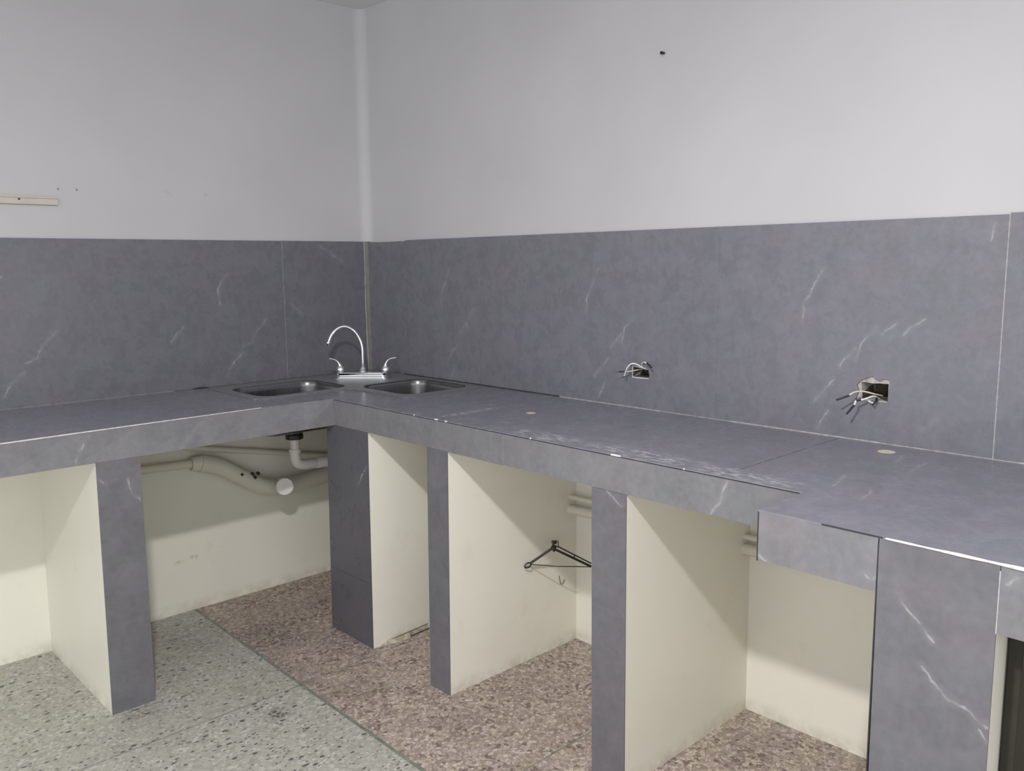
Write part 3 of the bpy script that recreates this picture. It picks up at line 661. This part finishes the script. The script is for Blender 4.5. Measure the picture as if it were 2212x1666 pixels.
ring = [A_ + Vector((-.0065, .0015, -.004)) + (Vector((1, -.55, 0)).normalized() * math.cos(a) * .0105 + Vector((.5, 0, 1)).normalized() * math.sin(a) * .0085) for a in [2 * math.pi * k / 14 for k in range(14)]]
obj('end_loop', tb(ring + [ring[0]], .0028, 8, 0), HANGER, hg)
bm = bmesh.new(); lathe(bm, [(0, -.010), (.007, -.008), (.009, 0), (.0065, .008), (0, .010)], Hp + Vector((0, .0, -.002)), (1, .3, .2), 12); obj('hub', bm, HANGER, hg, smooth=True)
obj('hook', tb([Hp, Vector((-.175, -1.295, .410)), Vector((-.150, -1.268, .407)), Vector((-.128, -1.249, .400)), Vector((-.118, -1.2455, .392)), Vector((-.120, -1.246, .384))], .0024, 8, 5), HANGER, hg)
obj('hook_tail', tb([Hp + Vector((.001, 0, -.004)), Hp + Vector((.002, 0, -.013)), Hp + Vector((.0035, -.001, -.016))], .0045, 8, 4), HANGER, hg)
settle(hg)
nl = empty('wall_nail', (-.117, -1.242, .393)); tag(nl, 'dark nail and small bracket holding the black clothes hanger', 'nail')
bm = bmesh.new(); lathe(bm, [(0, 0), (.002, 0), (.002, .011), (.006, .0115), (.006, .0135), (0, .0145)], (-.1175, -1.2405, .393), (0, -1, 0), 12); obj('shank', bm, RUST, nl)
obj('bracket', tb([(-.112, -1.2425, .396), (-.0935, -1.2425, .3885), (-.0915, -1.2425, .368)], .0012, 6, 0), RUST, nl)
settle(nl)
hk = obj('hook_shadow', tb([(-.0885, -1.2425, .262), (-.0840, -1.2430, .240), (-.0815, -1.2440, .2305), (-.0745, -1.2445, .2300), (-.0670, -1.2445, .2375), (-.0625, -1.2445, .2425)], .0011, 6, 5), RUST)  # shadow of the hanger's hook, modelled as a thin dark wire
tag(hk, 'tiny hook-shaped shadow mark on the cream pillar side below the hanger, modelled as dark wire', 'hook')

# ------------------------------------------------------------------ socket wires
def wire(parts, r, label, name='cut_wire'):
    w = empty(name, parts[0][1][0]); tag(w, label, 'wire')
    for nm, pts, m, rr in parts: obj(nm, tb(pts, rr, 10, 5 if len(pts) > 2 else 0), m, w, smooth=True)
    settle(w)
A = [(.012, -1.5409, 1.0073), (-.012, -1.5363, 1.0155), (-.024, -1.5271, 1.0251), (-.03, -1.5179, 1.0286), (-.035, -1.5079, 1.026), (-.036, -1.4966, 1.0151), (-.034, -1.4877, 1.0008), (-.03, -1.4789, .9854)]
B = [(.03, -1.512, 1.006), (.012, -1.5078, 1.0046), (0, -1.5038, 1.0034), (-.015, -1.4969, 1.0013), (-.03, -1.4844, .9986)]
wo = obj('cut_wire', tb(A, .0025, 10, 5), WHITEP, smooth=True); tag(wo, 'thick white wire arching out of the left socket hole', 'wire')
wire([('sheath', B, BEIGEP, .0019), ('tape', [(-.029, -1.4850, .9987), (-.032, -1.4794, .9995), (-.040, -1.465, .999)], TAPE, .0024), ('bare_end', [(-.040, -1.465, .999), (-.044, -1.4577, .9969)], COPPER, .0012)], 0, 'straight cream wire with taped black end in the left socket hole')
wire([('sheath', [(.016, -1.528, 1.006), (.0, -1.5275, 1.018), (-.006, -1.5299, 1.0262), (-.012, -1.5398, 1.032), (-.018, -1.5517, 1.0346), (-.022, -1.5621, 1.0302)], WHITEP, .0021), ('tape', [(-.022, -1.5630, 1.0325), (-.03, -1.5873, 1.022)], TAPE, .0028)], 0, 'short curled white wire with black tip above the left socket hole')
D = [(.03, -2.289, .999), (.0, -2.2783, 1.0067), (-.015, -2.2582, 1.0125), (-.024, -2.2461, 1.0122), (-.03, -2.2375, 1.0092), (-.036, -2.2291, 1.0023)]
wire([('sheath', D, BEIGEP, .0020), ('tape', [(-.036, -2.2298, 1.0015), (-.042, -2.215, .9945), (-.05, -2.2014, .9881)], TAPE, .0026)], 0, 'cream wire reaching left with taped black end from the right socket hole')
wire([('sheath', [(.02, -2.2845, .9914), (.005, -2.2831, .9982), (-.006, -2.2784, 1.0013), (-.018, -2.2698, .997), (-.026, -2.2557, .9908)], WHITEP, .0022),
      ('tape', [(-.026, -2.2565, .991), (-.030, -2.2462, .9888)], TAPE, .0024), ('sheath', [(-.030, -2.2452, .9893), (-.032, -2.244, .9835), (-.034, -2.2428, .9775)], WHITEP, .0026),
      ('tape', [(-.034, -2.2429, .9775), (-.038, -2.2356, .9662), (-.044, -2.2279, .9532)], lambda t: None, 0)] [:3] +
     [('tape', [(-.034, -2.2430, .9775), (-.038, -2.2356, .9662), (-.044, -2.2279, .9532)], TAPE, .0027)], 0, 'white wire bending down with long black tip from the right socket hole')
wire([('sheath', [(.01, -2.2765, .9917), (-.008, -2.2700, .9900), (-.014, -2.2732, .9875), (-.02, -2.2853, .9863)], WHITEP, .0026), ('tape', [(.004, -2.2838, .9962), (-.01, -2.2882, .9896), (-.02, -2.2836, .9819)], TAPE, .0027)], 0, 'short white wire with black taped stub inside the right socket hole')

# ------------------------------------------------------------------ wall bits
tk = empty('cable_trunking', (-1.6, 0, 1.575)); tag(tk, 'short length of cream plastic cable trunking on the left wall', 'trunking')
obj('base_channel', nb(XE + .2, -1.254, .0000, .0079, 1.5625, 1.5855), TRUNK, tk)
for z0 in (1.5610, 1.5815): obj('channel_edge', nb(XE + .2, -1.255, -.0055, .0005, z0, z0 + .0045, bev=.0008), TRUNK, tk)
bm = bmesh.new(); lathe(bm, [(0, 0), (.0022, 0), (.0032, .0015), (0, .003)], (-1.372, .0002, 1.5765), (0, -1, 0), 10); obj('screw', bm, RUST, tk)
settle(tk)
for i, (x, z_) in enumerate(((-1.2474, 1.6158), (-1.1886, 1.6157))):
    bm = bmesh.new(); lathe(bm, [(0, 0), (.0034, 0), (.0036, .001), (.0018, .0016), (0, .0016)], (x, .0080, z_), (0, -1, 0), 10)
    tag(obj('wall_plug', bm, GROUT_M), ('small dark screw hole above the end of the trunking, left of two', 'small dark screw hole right of the trunking end, right of two')[i], 'screw hole')
nl = obj('wall_nail', tb([(.007, -1.590, 1.9715), (.003, -1.590, 1.9712), (-.007, -1.5895, 1.9705)], lambda t: .0034 + .0014 * (t > .7), 10, 4), RUST)
tag(nl, 'lone black nail high on the white right wall', 'nail')
